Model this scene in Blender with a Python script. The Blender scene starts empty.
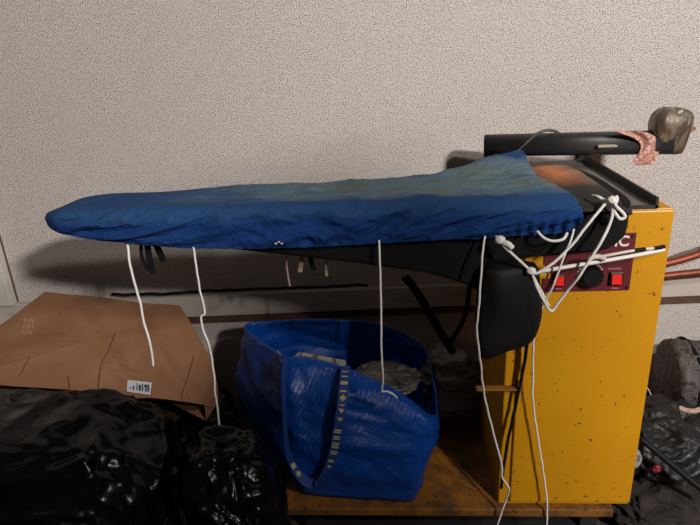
import bpy, bmesh, math, random
from mathutils import Vector, Matrix, noise
random.seed(7)
S = bpy.context.scene
COL = S.collection
R = math.radians

# ------------------------------------------------------------------ camera
F, PITCH, ROLL, YAW, CZ = 580.0, R(20.9), R(3.1), R(4.5), 1.2
fwd = Vector((-math.sin(YAW)*math.cos(PITCH), math.cos(YAW)*math.cos(PITCH), -math.sin(PITCH)))
r0 = Vector((math.cos(YAW), math.sin(YAW), 0)); u0 = r0.cross(fwd)
right = r0*math.cos(ROLL) - u0*math.sin(ROLL)
up = u0*math.cos(ROLL) + r0*math.sin(ROLL)
cam = bpy.data.objects.new('camera', bpy.data.cameras.new('camera'))
COL.objects.link(cam)
m = Matrix((right, up, -fwd)).transposed().to_4x4(); m.translation = (0, 0, CZ)
cam.matrix_world = m
cam.data.sensor_width = 36; cam.data.lens = F/700*36; cam.data.clip_start = .02
S.camera = cam

def at(x, y, Y):
    """the point of the place at depth Y that stands at this spot of the view"""
    d = fwd + right*((x-350)/F) - up*((y-262.5)/F)
    return Vector((0, 0, CZ)) + d*(Y/d.y)

# ------------------------------------------------------------------ helpers
def smooth(o, on=True):
    for p in o.data.polygons: p.use_smooth = on
def obj(name, bm, mat, parent=None, sm=False, bevel=0, solid=0, sub=0):
    me = bpy.data.meshes.new(name)
    bmesh.ops.recalc_face_normals(bm, faces=bm.faces)
    bm.to_mesh(me); bm.free()
    o = bpy.data.objects.new(name, me); COL.objects.link(o)
    for k in (mat if isinstance(mat, (list, tuple)) else [mat]): me.materials.append(k)
    if sm: smooth(o)
    if parent:
        o.parent = parent; o.matrix_parent_inverse = Matrix.Translation(-parent.location)
    if solid:
        d = o.modifiers.new('s', 'SOLIDIFY'); d.thickness = solid; d.offset = -1
    if bevel:
        d = o.modifiers.new('b', 'BEVEL'); d.width = bevel; d.segments = 2; d.limit_method = 'ANGLE'
    if sub:
        d = o.modifiers.new('u', 'SUBSURF'); d.levels = sub; d.render_levels = sub
    return o
def tag(o, label, cat, group=None, kind=None):
    o['label'] = label; o['category'] = cat
    if group: o['group'] = group
    if kind: o['kind'] = kind
    return o
def thing(name, loc, label, cat, group=None):
    o = bpy.data.objects.new(name, None); COL.objects.link(o); o.location = loc
    o.empty_display_size = .05
    return tag(o, label, cat, group)
def struct(o):
    o['kind'] = 'structure'; return o

def box(bm, x0, x1, y0, y1, z0, z1):
    r = bmesh.ops.create_cube(bm, size=1)
    for v in r['verts']:
        v.co = Vector(((x0+x1)/2 + v.co.x*(x1-x0), (y0+y1)/2 + v.co.y*(y1-y0), (z0+z1)/2 + v.co.z*(z1-z0)))
    return r['verts']
def BOX(*a):
    bm = bmesh.new(); box(bm, *a); return bm
def catmull(pts, n=8):
    P = [Vector(p) for p in pts]
    if len(P) < 3: return [P[0].lerp(P[-1], i/n) for i in range(n+1)]
    P = [P[0]*2-P[1]] + P + [P[-1]*2-P[-2]]
    out = []
    for i in range(1, len(P)-2):
        a, b, c, d = P[i-1:i+3]
        for k in range(n):
            t = k/n
            out.append(.5*((2*b)+(c-a)*t+(2*a-5*b+4*c-d)*t*t+(3*b-a-3*c+d)*t**3))
    out.append(P[-2]); return out
def tube(bm, pts, r, n=8, seg=8, wob=0, flat=1.0, smoothit=True):
    pts = catmull(pts, n) if smoothit else [Vector(p) for p in pts]
    if wob:
        pts = [p + wob*noise.noise_vector(p*38) for p in pts]
    t0 = (pts[1]-pts[0]).normalized()
    a = t0.orthogonal().normalized(); rings = []
    L = len(pts)
    for i, p in enumerate(pts):
        t = (pts[min(i+1, L-1)]-pts[max(i-1, 0)]).normalized()
        a = (a - t*a.dot(t)).normalized(); b = t.cross(a)
        rr = r(i/(L-1)) if callable(r) else r
        rings.append([bm.verts.new(p + a*math.cos(2*math.pi*k/seg)*rr + b*math.sin(2*math.pi*k/seg)*rr*flat) for k in range(seg)])
    for i in range(L-1):
        for k in range(seg):
            bm.faces.new((rings[i][k], rings[i][(k+1) % seg], rings[i+1][(k+1) % seg], rings[i+1][k]))
    bm.faces.new(rings[0][::-1]); bm.faces.new(rings[-1])
    return bm
def TUBE(*a, **k): return tube(bmesh.new(), *a, **k)
def ribbon(bm, pts, w, side, n=8, th=.0015):
    """a flat strap: pts along it, side(i/L) gives its width direction"""
    pts = catmull(pts, n); L = len(pts); rows = []
    for i, p in enumerate(pts):
        t = (pts[min(i+1, L-1)]-pts[max(i-1, 0)]).normalized()
        s = side(i/(L-1)); s = (s - t*s.dot(t)).normalized(); nn = t.cross(s)*th
        rows.append([bm.verts.new(p+s*w/2+nn), bm.verts.new(p-s*w/2+nn), bm.verts.new(p-s*w/2-nn), bm.verts.new(p+s*w/2-nn)])
    for i in range(L-1):
        for k in range(4):
            bm.faces.new((rows[i][k], rows[i][(k+1) % 4], rows[i+1][(k+1) % 4], rows[i+1][k]))
    bm.faces.new(rows[0][::-1]); bm.faces.new(rows[-1])
    return bm
def prism(poly, y0, y1):
    """outline given as (x, z), swept in depth"""
    bm = bmesh.new()
    A = [bm.verts.new((x, y0, z)) for x, z in poly]; B = [bm.verts.new((x, y1, z)) for x, z in poly]
    n = len(poly)
    bm.faces.new(A); bm.faces.new(B[::-1])
    for i in range(n): bm.faces.new((A[i], B[i], B[(i+1) % n], A[(i+1) % n]))
    return bm
def interp(tab, x):      # smooth curve through a table, without overshoot
    if x <= tab[0][0]: return tab[0][1]
    n = len(tab)
    if x >= tab[-1][0]: return tab[-1][1]
    def slope(k):
        if k == 0: return (tab[1][1]-tab[0][1])/(tab[1][0]-tab[0][0])
        if k == n-1: return (tab[-1][1]-tab[-2][1])/(tab[-1][0]-tab[-2][0])
        a = (tab[k][1]-tab[k-1][1])/(tab[k][0]-tab[k-1][0]); b = (tab[k+1][1]-tab[k][1])/(tab[k+1][0]-tab[k][0])
        return 0 if a*b <= 0 else 2*a*b/(a+b)
    for k in range(n-1):
        (a, b), (c, d) = tab[k], tab[k+1]
        if x <= c:
            h = c-a; t = (x-a)/h
            return (2*t**3-3*t*t+1)*b + (t**3-2*t*t+t)*h*slope(k) + (3*t*t-2*t**3)*d + (t**3-t*t)*h*slope(k+1)
def sstep(a, b, x):
    t = min(1, max(0, (x-a)/(b-a))); return t*t*(3-2*t)
def N(x, y, z): return noise.noise(Vector((x, y, z)))
def ridge(p, oct=4, g=2.1):
    s, a = 0, 1
    for i in range(oct):
        s += a*(1-abs(noise.noise(p))*2); a *= .5; p = p*g + Vector((3.1, 7.7, 1.3))
    return s

# ------------------------------------------------------------------ materials
def lin(c): return tuple(((v/255+.055)/1.055)**2.4 if v/255 > .04045 else v/255/12.92 for v in c)
class Mat:
    def __init__(s, name, col=(128, 128, 128), rough=.6, metal=0, spec=.5):
        s.m = bpy.data.materials.new(name); s.m.use_nodes = True
        s.nt = s.m.node_tree; s.b = s.nt.nodes['Principled BSDF']
        s.b.inputs['Base Color'].default_value = (*lin(col), 1)
        s.b.inputs['Roughness'].default_value = rough; s.b.inputs['Metallic'].default_value = metal
        s.b.inputs['Specular IOR Level'].default_value = spec
        s.tc = s.nt.nodes.new('ShaderNodeTexCoord').outputs['Object']
        s.col = None; s.bump = None
    def node(s, t, **k):
        n = s.nt.nodes.new(t)
        for a, v in k.items(): setattr(n, a, v)
        return n
    def ln(s, a, b): s.nt.links.new(a, b)
    def mapped(s, scale=(1, 1, 1), rot=(0, 0, 0)):
        n = s.node('ShaderNodeMapping'); n.inputs['Scale'].default_value = scale; n.inputs['Rotation'].default_value = rot
        s.ln(s.tc, n.inputs['Vector']); return n.outputs[0]
    def noise(s, scale, detail=4, rough=.55, vec=None, dist=0):
        n = s.node('ShaderNodeTexNoise'); n.inputs['Scale'].default_value = scale; n.inputs['Detail'].default_value = detail
        n.inputs['Roughness'].default_value = rough; n.inputs['Distortion'].default_value = dist
        s.ln(vec or s.tc, n.inputs['Vector']); return n.outputs['Fac']
    def voro(s, scale, feature='F1', vec=None):
        n = s.node('ShaderNodeTexVoronoi', feature=feature); n.inputs['Scale'].default_value = scale
        s.ln(vec or s.tc, n.inputs['Vector']); return n.outputs['Distance']
    def ramp(s, fac, lo, hi, a=0, b=1):
        n = s.node('ShaderNodeMapRange', clamp=True, interpolation_type='SMOOTHSTEP')
        n.inputs[1].default_value, n.inputs[2].default_value, n.inputs[3].default_value, n.inputs[4].default_value = lo, hi, a, b
        s.ln(fac, n.inputs[0]); return n.outputs[0]
    def math(s, op, a, b):
        n = s.node('ShaderNodeMath', operation=op)
        for i, v in enumerate((a, b)):
            if isinstance(v, (int, float)): n.inputs[i].default_value = v
            else: s.ln(v, n.inputs[i])
        return n.outputs[0]
    def axis(s, k):
        n = s.node('ShaderNodeSeparateXYZ'); s.ln(s.tc, n.inputs[0]); return n.outputs[k]
    def mix(s, fac, col):
        n = s.node('ShaderNodeMix', data_type='RGBA'); s.ln(fac, n.inputs[0])
        if s.col: s.ln(s.col, n.inputs[6])
        else: n.inputs[6].default_value = s.b.inputs['Base Color'].default_value
        n.inputs[7].default_value = (*lin(col), 1)
        s.col = n.outputs[2]; s.ln(s.col, s.b.inputs['Base Color']); return s
    def bmp(s, h, strength=.3, dist=.005):
        n = s.node('ShaderNodeBump'); n.inputs['Strength'].default_value = strength; n.inputs['Distance'].default_value = dist
        s.ln(h, n.inputs['Height'])
        if s.bump: s.ln(s.bump, n.inputs['Normal'])
        s.bump = n.outputs[0]; s.ln(s.bump, s.b.inputs['Normal']); return s
    def rgh(s, fac): s.ln(fac, s.b.inputs['Roughness']); return s

M = {}
q = M['stucco'] = Mat('stucco', (228, 219, 212), .95, spec=.1)
q.mix(q.ramp(q.noise(1.3, 3), .3, .75, 0, .3), (212, 201, 193))
g_ = q.noise(330, 2, .55)
q.mix(q.ramp(g_, .49, .36, 0, .9), (96, 84, 76))
q.bmp(g_, .75, .010)
q = M['panel_white'] = Mat('panel_white', (205, 198, 188), .6)
q.mix(q.ramp(q.noise(9, 4), .5, .8, 0, .4), (168, 152, 136))
q = M['trunking'] = Mat('trunking', (190, 180, 170), .55)
q.mix(q.ramp(q.noise(6, 5, .6, q.mapped((1, 1, 5))), .5, .8, 0, .6), (120, 100, 86))
q = M['brown_trim'] = Mat('brown_trim', (92, 66, 50), .6)
q.mix(q.ramp(q.noise(30, 4), .4, .8, 0, .5), (60, 44, 35))
q = M['concrete'] = Mat('concrete', (62, 55, 50), .85)
q.mix(q.ramp(q.noise(7, 6), .4, .7), (38, 33, 30)); q.bmp(q.noise(60, 5), .4, .004)
q = M['yellow'] = Mat('yellow', (196, 138, 6), .45)
q.mix(q.ramp(q.noise(3, 4), .35, .75, 0, .6), (178, 118, 4))
q.mix(q.ramp(q.noise(38, 3, .6), .68, .72), (66, 40, 20))
q.mix(q.ramp(q.noise(85, 2, .5), .71, .75), (60, 34, 20))
q.bmp(q.noise(14, 3), .06, .004)
q = M['base_yellow'] = Mat('base_yellow', (138, 86, 16), .65)
q.mix(q.ramp(q.noise(14, 6, .65), .35, .7), (78, 50, 22))
q.mix(q.ramp(q.noise(60, 4), .6, .7), (40, 27, 18)); q.bmp(q.noise(80, 3), .2, .003)
q = M['black_steel'] = Mat('black_steel', (34, 33, 34), .5)
q.mix(q.ramp(q.noise(25, 5), .5, .8, 0, .6), (62, 58, 55)); q.bmp(q.noise(90, 3), .12, .003)
q = M['black_fabric'] = Mat('black_fabric', (9, 9, 10), .85, spec=.25); q.bmp(q.noise(240, 2), .2, .002)
q = M['duct'] = Mat('duct', (13, 12, 11), .65, spec=.3)
q.mix(q.ramp(q.noise(7, 4), .5, .75, 0, .5), (44, 37, 31)); q.bmp(q.noise(14, 4, .5, q.mapped((1, 1, .4))), .5, .015)
q = M['tray'] = Mat('tray', (118, 112, 106), .5)
q.mix(q.ramp(q.noise(55, 5, .7), .54, .66, 0, .8), (44, 40, 38))
q.mix(q.ramp(q.noise(5, 4), .5, .72, 0, .7), (70, 50, 38)); q.bmp(q.noise(120, 4), .5, .004)
q = M['rim'] = Mat('rim', (48, 44, 42), .45); q.mix(q.ramp(q.noise(40, 5), .5, .75, 0, .6), (92, 80, 70))
# scorched pad: brown scorch on charred black
q = M['scorched'] = Mat('scorched', (30, 26, 24), .8)
n_ = q.noise(14, 5, .6)
d_ = q.node('ShaderNodeVectorMath', operation='DISTANCE'); d_.inputs[1].default_value = (.385, 1.34, .9)
mp_ = q.node('ShaderNodeMapping'); mp_.inputs['Scale'].default_value = (1.35, .72, 1); mp_.inputs['Location'].default_value = (-.135, .365, 0)
q.ln(q.tc, mp_.inputs['Vector']); q.ln(mp_.outputs[0], d_.inputs[0])
rad_ = q.math('ADD', d_.outputs['Value'], q.math('MULTIPLY', n_, .07))
q.mix(q.ramp(rad_, .11, .17, 1, 0), (142, 84, 48)); q.mix(q.ramp(rad_, .07, .12, .8, 0), (196, 124, 76))
ash = q.math('MULTIPLY', q.ramp(q.axis(0), .375, .43), q.ramp(q.axis(1), 1.13, 1.25))
q.mix(q.math('MULTIPLY', ash, q.ramp(q.noise(26, 5, .65), .35, .62, .35, 1)), (104, 94, 86))
q.mix(q.ramp(q.noise(60, 4), .62, .7), (36, 26, 22)); q.bmp(q.noise(70, 5), .4, .004)
# faded blue cover
q = M['blue_cloth'] = Mat('blue_cloth', (20, 54, 114), .85, spec=.12)
b_ = q.ramp(q.axis(1), 1.075, 1.13); c_ = q.ramp(q.axis(1), 1.30, 1.40, 1, 0); e_ = q.ramp(q.axis(0), -.55, -.1)
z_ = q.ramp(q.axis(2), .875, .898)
f_ = q.math('MULTIPLY', q.math('MULTIPLY', q.math('MULTIPLY', b_, c_), z_), e_)
q.mix(q.ramp(q.noise(5, 3, .5, q.mapped((.6, 2, 1))), .3, .7, .1, .5), (30, 60, 106))
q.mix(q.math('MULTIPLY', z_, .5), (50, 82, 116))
q.mix(q.math('MULTIPLY', f_, q.ramp(q.noise(6, 4, .55, q.mapped((.6, 2.2, 1)), .6), .28, .5, .15, .95)), (102, 124, 134))
q.mix(q.math('MULTIPLY', f_, q.ramp(q.noise(11, 4, .6, q.mapped((.7, 2, 1))), .48, .64, 0, .8)), (102, 110, 100))
q.bmp(q.noise(26, 4, .55, q.mapped((.6, 1, 1.0), (0, .5, .3)), 1.4), .6, .012); q.bmp(q.noise(500, 1), .15, .001)
q = M['cord'] = Mat('cord', (226, 222, 216), .8, spec=.2); q.bmp(q.noise(420, 2), .5, .002)
q = M['cord_old'] = Mat('cord_old', (200, 190, 176), .8, spec=.2)
q = M['tan'] = Mat('tan', (150, 124, 100), .8)
q = M['rubber'] = Mat('rubber', (12, 12, 12), .65, spec=.25)
q = M['panel'] = Mat('panel', (92, 24, 32), .5); q.mix(q.ramp(q.noise(40, 4), .5, .8, 0, .5), (70, 18, 24))
q = M['switch_red'] = Mat('switch_red', (205, 34, 26), .3); q.b.inputs['Emission Color'].default_value = (.8, .02, .01, 1)
q.b.inputs['Emission Strength'].default_value = .12
q = M['black_plastic'] = Mat('black_plastic', (14, 14, 15), .4)
q = M['print'] = Mat('print', (214, 206, 200), .6)
q = M['print_dim'] = Mat('print_dim', (160, 120, 118), .6)
q = M['card'] = Mat('card', (148, 108, 80), .85, spec=.2)
q.mix(q.ramp(q.noise(5, 4), .35, .7, 0, .5), (140, 97, 68)); q.mix(q.ramp(q.noise(70, 3, .6, q.mapped((1, .05, 1))), .5, .8, 0, .25), (120, 82, 58))
q.bmp(q.noise(9, 3), .25, .012); q.bmp(q.noise(4, 3, .5, q.mapped((7, 1.2, 1))), .2, .01)
q = M['card_print'] = Mat('card_print', (180, 140, 104), .85)
q = M['paper'] = Mat('paper', (212, 212, 214), .6)
q = M['ink_blue'] = Mat('ink_blue', (44, 62, 104), .6)
q = M['bin_bag'] = Mat('bin_bag', (7, 7, 8), .26, spec=.2)
wv = q.node('ShaderNodeVectorMath', operation='MULTIPLY_ADD'); nz = q.node('ShaderNodeTexNoise'); nz.inputs['Scale'].default_value = 6; q.ln(q.tc, nz.inputs['Vector']); q.ln(nz.outputs['Color'], wv.inputs[0]); wv.inputs[1].default_value = (.12, .12, .12); q.ln(q.tc, wv.inputs[2])
q.bmp(q.voro(11, 'F1', wv.outputs[0]), .6, .035); q.bmp(q.noise(16, 3, .5, None, .4), .3, .012)
q = M['bin_bag_dull'] = Mat('bin_bag_dull', (30, 30, 31), .36, spec=.4)
q.bmp(q.noise(12, 6, .62, None, 1.5), .7, .02); q.bmp(q.voro(30), .3, .006)
q = M['tar'] = Mat('tar', (84, 78, 74), .6)
q.mix(q.ramp(q.noise(75, 5, .7), .45, .65), (26, 24, 23)); q.bmp(q.noise(60, 5), .9, .01)
q = M['dark_cloth'] = Mat('dark_cloth', (40, 33, 30), .9); q.mix(q.ramp(q.noise(12, 5), .4, .7), (28, 24, 23)); q.bmp(q.noise(18, 5, .6), .7, .02)
q = M['poly_blue'] = Mat('poly_blue', (0, 62, 142), .33, spec=.5)
w_ = q.node('ShaderNodeTexWave'); w_.inputs['Scale'].default_value = 140; q.ln(q.mapped((1, .3, .6), (0, .5, 0)), w_.inputs['Vector'])
w2 = q.node('ShaderNodeTexWave'); w2.inputs['Scale'].default_value = 140; q.ln(q.mapped((.8, .3, -.8), (0, -.5, 0)), w2.inputs['Vector'])
q.bmp(q.noise(9, 5, .6, None, 1.2), .45, .02); q.bmp(q.math('ADD', w_.outputs['Fac'], w2.outputs['Fac']), .35, .0022)
q = M['poly_blue_in'] = Mat('poly_blue_in', (6, 50, 150), .5); q.bmp(q.noise(9, 5, .6), .4, .02)
q = M['webbing'] = Mat('webbing', (8, 52, 118), .7); q.bmp(q.noise(300, 2), .3, .002)
q = M['webbing_print'] = Mat('webbing_print', (168, 158, 108), .7)
q = M['film'] = Mat('film', (92, 86, 80), .35, spec=.5); q.mix(q.ramp(q.noise(16, 5, .6, q.mapped((.3, 1, 2))), .4, .7), (58, 52, 48)); q.bmp(q.noise(20, 5, .6, q.mapped((.4, 1, 2))), .8, .02)
q = M['grey_packet'] = Mat('grey_packet', (168, 160, 150), .5); q.mix(q.ramp(q.noise(70, 2, .5, q.mapped((1, .1, .1))), .5, .6), (96, 92, 88))
q = M['copper'] = Mat('copper', (138, 70, 50), .5, .5); q.mix(q.ramp(q.noise(30, 5), .45, .7), (104, 62, 48))
q = M['white_plastic'] = Mat('white_plastic', (214, 208, 200), .45)
q = M['tape'] = Mat('tape', (116, 102, 82), .4)
q.mix(q.ramp(q.noise(26, 5, .6, q.mapped((1, 1, .35), (0, .4, 0)), .8), .42, .56, 0, .85), (70, 58, 46))
q.mix(q.ramp(q.noise(40, 4, .6, q.mapped((1, 1, .3), (0, .5, 0)), 1), .56, .66), (200, 188, 166)); q.bmp(q.noise(34, 5, .6, q.mapped((1, 1, .35), (0, .4, 0)), .8), .7, .01)
q = M['rust_tape'] = Mat('rust_tape', (150, 96, 52), .5); q.bmp(q.noise(30, 4), .6, .01)
q = M['pink_wrap'] = Mat('pink_wrap', (206, 158, 142), .5)
q.mix(q.ramp(q.voro(130), .3, .6), (170, 122, 110)); q.bmp(q.voro(130), .7, .004)
q = M['grey_cable'] = Mat('grey_cable', (82, 80, 78), .5)
q = M['worn_mark'] = Mat('worn_mark', (150, 140, 122), .6)
q = M['red_tag'] = Mat('red_tag', (120, 20, 22), .6)
q = M['wood_scrap'] = Mat('wood_scrap', (176, 150, 130), .7); q.mix(q.ramp(q.noise(24, 4), .5, .7), (126, 92, 74))
q = M['grey_lump'] = Mat('grey_lump', (140, 140, 138), .5); q.bmp(q.noise(60, 4), .6, .01); q.mix(q.ramp(q.noise(40, 4), .5, .65), (74, 72, 70))
for k in M: M[k] = M[k].m

# ------------------------------------------------------------------ the room
WPHI = math.atan(.05); WY = 1.75
def wall_obj(name, bm, mat, **k):
    o = obj(name, bm, mat, **k); o.location = (0, WY, 0); o.rotation_euler = (0, 0, WPHI); return o
struct(wall_obj('wall_back', BOX(-3, 3, 0, .12, 0, 2.6), M['stucco']))
struct(obj('floor', BOX(-3.2, 3.2, -3.2, 2.1, -.1, 0), M['concrete']))
struct(wall_obj('trim_1', BOX(-3, 3, -.022, 0, .372, .445), M['trunking'], bevel=.002))
struct(wall_obj('trim_2', BOX(-3, 3, -.016, 0, .345, .372), M['brown_trim']))
bm = BOX(-2.2, -1.25, -.035, 0, .445, 2.6); struct(wall_obj('wall_left', bm, M['panel_white'], bevel=.002))

struct(wall_obj('shade_strip', BOX(-1.25, -1.246, -.004, 0, .445, 2.6), M['brown_trim']))  # dark strip standing in for the shadow gap beside the white panel
# ------------------------------------------------------------------ the ironing table
T = thing('vacuum_ironing_table', (.38, 1.3, 0), 'yellow steel vacuum ironing table with control panel, black board arm and pipe post', 'ironing table')
X0, X1, YF, YB, ZB, ZT = .236, .538, 1.10, 1.56, .148, .871
body = obj('cabinet_body', BOX(X0, X1, YF+.006, YB, ZB, ZT), M['yellow'], T, bevel=.004)
obj('front_panel', BOX(X0+.026, X1, YF-.001, YF+.008, ZB+.012, ZT-.002), M['yellow'], T, bevel=.003)
obj('base_plate', BOX(-.285, .50, YF-.012, YB+.02, ZB-.022, ZB), M['base_yellow'], T, bevel=.003)
bm = BOX(-.24, .49, YF+.05, YB, .0, .03)
for x in (-.24, .45): box(bm, x, x+.04, YF+.05, YB, .03, ZB-.022)
obj('base_skid', bm, M['black_steel'], T)
# sheet-metal tray on the top with turned-up edges
tray = obj('top_tray', BOX(X0+.01, .508, YF+.012, YB-.012, ZT, ZT+.004), M['tray'], T)
bm = bmesh.new()
box(bm, .503, .508, YF+.004, YB-.012, ZT, ZT+.022); box(bm, X0+.01, .508, YB-.017, YB-.012, ZT, ZT+.007)
box(bm, .40, .508, YF+.004, YF+.009, ZT, ZT+.007)
obj('tray_rim', bm, M['rim'], tray)
# bracket lever on the left side, yellow bar under the board
bm = BOX(X0-.062, X0+.03, 1.088, 1.106, .475, .480); box(bm, X0+.026, X0+.036, 1.085, 1.115, .475, .497)
obj('side_lever', bm, M['base_yellow'], T, bevel=.002)
a_, b_ = at(505, 273, 1.07), at(548, 268, 1.07)
obj('cross_bar', BOX(a_.x, b_.x, 1.05, 1.10, a_.z-.006, a_.z+.005), M['yellow'], T, bevel=.002)

# control panel
PY = YF-.004
def pw(x, y): return at(x, y, PY)
pTR = pw(637, 233); pBL = pw(542, 292)
px0, px1, pz0, pz1 = pBL.x, (pTR.x+pw(629, 290).x)/2, pBL.z, pTR.z
pan = obj('control_panel', BOX(px0, px1, PY, YF, pz0, pz1), M['panel'], T)
def switch(cx, cy, w, h):
    c = pw(cx, cy)
    s = obj('rocker_switch', BOX(c.x-w/2, c.x+w/2, PY-.006, PY, c.z-h/2, c.z+h/2), M['black_plastic'], pan, bevel=.0015)
    bm = prism([(c.x-w*.36, c.z-h*.36), (c.x+w*.36, c.z-h*.36), (c.x+w*.36, c.z+h*.36), (c.x-w*.36, c.z+h*.36)], PY-.010, PY-.004)
    for v in bm.verts:
        if v.co.y < PY-.008 and v.co.z > c.z: v.co.y += .003
    o = obj('rocker', bm, M['switch_red'], s); o['label'] = 'red rocker of the switch'
switch(558.5, 279.5, .024, .026); switch(615.5, 278, .026, .028)
c = pw(590, 275)
bm = bmesh.new()
bmesh.ops.create_cone(bm, cap_ends=True, segments=40, radius1=.021, radius2=.018, depth=.018, matrix=Matrix.Translation((c.x, PY-.009, c.z)) @ Matrix.Rotation(R(90), 4, 'X'))
for k in range(20):
    a = 2*math.pi*k/20
    bmesh.ops.create_cone(bm, cap_ends=True, segments=6, radius1=.002, radius2=.002, depth=.015, matrix=Matrix.Translation((c.x+.0205*math.cos(a), PY-.0085, c.z+.0205*math.sin(a))) @ Matrix.Rotation(R(90), 4, 'X'))
kn = obj('dial_knob', bm, M['black_plastic'], pan)
bm = bmesh.new()
for k in range(24):
    a = R(-60 + 300*k/23)
    v = box(bm, -.0012, .0012, PY-.001, PY, .0235, .0262)
    for q in v:
        x, z = q.co.x, q.co.z
        q.co.x, q.co.z = c.x + x*math.cos(a)-z*math.sin(a), c.z + x*math.sin(a)+z*math.cos(a)
obj('dial_scale', bm, M['print'], pan)
def text_mesh(txt, size, pos, depth=.0006):
    cu = bpy.data.curves.new('lettering', 'FONT'); cu.body = txt; cu.size = size; cu.extrude = depth; cu.offset = size*.02
    t = bpy.data.objects.new('lettering_source', cu); COL.objects.link(t)
    me = bpy.data.meshes.new_from_object(t.evaluated_get(bpy.context.evaluated_depsgraph_get()))
    bpy.data.objects.remove(t); bpy.data.curves.remove(cu)
    bm = bmesh.new(); bm.from_mesh(me); bpy.data.meshes.remove(me)
    mt = Matrix.Translation(pos) @ Matrix.Rotation(R(90), 4, 'X')
    bmesh.ops.transform(bm, matrix=mt, verts=bm.verts); return bm
p = pw(613.5, 246)
lt = obj('lettering', text_mesh('IC', .030, (p.x, PY-.001, p.z)), M['print'], pan); lt['label'] = 'pale letters IC'
for (cx, cy, w) in ((615, 268.5, .026), (615, 288, .014), (559, 288.5, .012)):      # small worn printing
    bm = bmesh.new()
    p = pw(cx, cy); n = int(w/.0035)
    box(bm, p.x-w/2, p.x+w/2, PY-.0008, PY, p.z-.0012, p.z-.0004)
    for k in range(n):
        box(bm, p.x-w/2+k*.0035, p.x-w/2+k*.0035+.0022, PY-.0008, PY, p.z-.0006, p.z+.0012)
    obj('small_print', bm, M['print_dim'], pan)
for cx, cy in ((627, 287), (546, 289), (633, 236)):
    bm = bmesh.new(); p = pw(cx, cy)
    bmesh.ops.create_cone(bm, cap_ends=True, segments=12, radius1=.003, radius2=.002, depth=.003, matrix=Matrix.Translation((p.x, PY-.0015, p.z)) @ Matrix.Rotation(R(90), 4, 'X'))
    obj('panel_screw', bm, M['black_steel'], pan)

# black vacuum body under the board: plan outline like the board, bottom sloping down to the cabinet
BOT = [(-.46, .838), (-.38, .826), (-.18, .797), (0, .768), (.08, .752), (.15, .725), (.19, .705), (.205, .775), (.30, .786), (.41, .794), (.435, .81), (.458, .83)]
def plan(x):          # front and back edge of the board at x
    yb = interp([(-.712, 1.12), (-.709, 1.146), (-.700, 1.168), (-.682, 1.190), (-.655, 1.210), (-.60, 1.230), (-.44, 1.250), (-.2, 1.262), (.02, 1.285), (.10, 1.312), (.19, 1.36), (.27, 1.42), (.34, 1.45), (.40, 1.465), (.44, 1.44), (.458, 1.33)], x)
    yf = interp([(-.712, 1.12), (-.709, 1.104), (-.698, 1.090), (-.67, 1.078), (-.6, 1.070), (-.5, 1.065), (-.3, 1.062), (.34, 1.06), (.42, 1.06), (.445, 1.066), (.458, 1.09)], x)
    return yf, yb
def plenum(x0, x1, zt, inset, nx=60, ny=10):
    bm = bmesh.new(); G = []
    for i in range(nx+1):
        x = x0+(x1-x0)*i/nx; yf, yb = plan(x); yf += inset; yb -= inset
        zb = interp(BOT, x)-.006; row = []
        for j in range(ny+1):
            y = yf+(yb-yf)*j/ny
            e = abs(2*j/ny-1)**4
            row.append((bm.verts.new((x, y, zt-.006*e)), bm.verts.new((x, y, min(zt-.01, zb+.012*e)))))
        G.append(row)
    for i in range(nx):
        for j in range(ny):
            bm.faces.new((G[i][j][0], G[i][j+1][0], G[i+1][j+1][0], G[i+1][j][0]))
            bm.faces.new((G[i][j][1], G[i+1][j][1], G[i+1][j+1][1], G[i][j+1][1]))
        for j in (0, ny): bm.faces.new((G[i][j][0], G[i+1][j][0], G[i+1][j][1], G[i][j][1]))
    for i in (0, nx):
        for j in range(ny): bm.faces.new((G[i][j][0], G[i][j+1][0], G[i][j+1][1], G[i][j][1]))
    return bm
arm = obj('board_body', plenum(-.46, .458, .893, .016), M['black_fabric'], T, bevel=.006)
# scorched pad showing where the cover has pulled back
bm = bmesh.new(); G = []
for i in range(41):
    x = .235+(.456-.235)*i/40; yf, yb = plan(x); yf += .003; yb -= .003; row = []
    for j in range(41):
        t = j/40; y = yf+(yb-yf)*t
        e = max(abs(2*t-1), .0)**6; ex = sstep(.42, .458, x)
        row.append(bm.verts.new((x, y, .899 + .004*N(x*14, y*14, 2) - .016*e - .016*ex)))
    G.append(row)
for i in range(40):
    for j in range(40): bm.faces.new((G[i][j], G[i+1][j], G[i+1][j+1], G[i][j+1]))
o = obj('board_pad', bm, M['scorched'], T, sm=True, solid=.004); o['label'] = 'scorched brown and black end of the padding'

# suction duct hanging from the board in front of the cabinet corner
bm = bmesh.new(); rings = []
PR = [(0, .785, .222, .046), (.2, .775, .224, .055), (.42, .725, .225, .060), (.66, .675, .228, .061), (.8, .645, .229, .059), (.9, .622, .226, .057), (.97, .606, .223, .051), (1, .599, .220, .036)]
for (t, z, cx, w) in PR:
    ring = []
    for k in range(36):
        a = 2*math.pi*k/36; ca, sa = math.cos(a), math.sin(a)
        x = cx + w*math.copysign(abs(ca)**.55, ca); y = 1.058 + .036*math.copysign(abs(sa)**.6, sa)*(w/.06)
        zz = z + t*(x-cx)*.30
        d = .007*N(x*22, y*22, zz*12) + .006*(ridge(Vector((x*16+zz*5, y*10, zz*7)), 3)-.7)
        ring.append(bm.verts.new((x+d, y+d, zz+d)))
    rings.append(ring)
for a, b in zip(rings, rings[1:]):
    for k in range(36): bm.faces.new((a[k], a[(k+1) % 36], b[(k+1) % 36], b[k]))
bm.faces.new(rings[0]); bm.faces.new(rings[-1][::-1])
o = obj('suction_duct', bm, M['duct'], T, sm=True, sub=1); o['label'] = 'limp black duct under the board'

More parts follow.
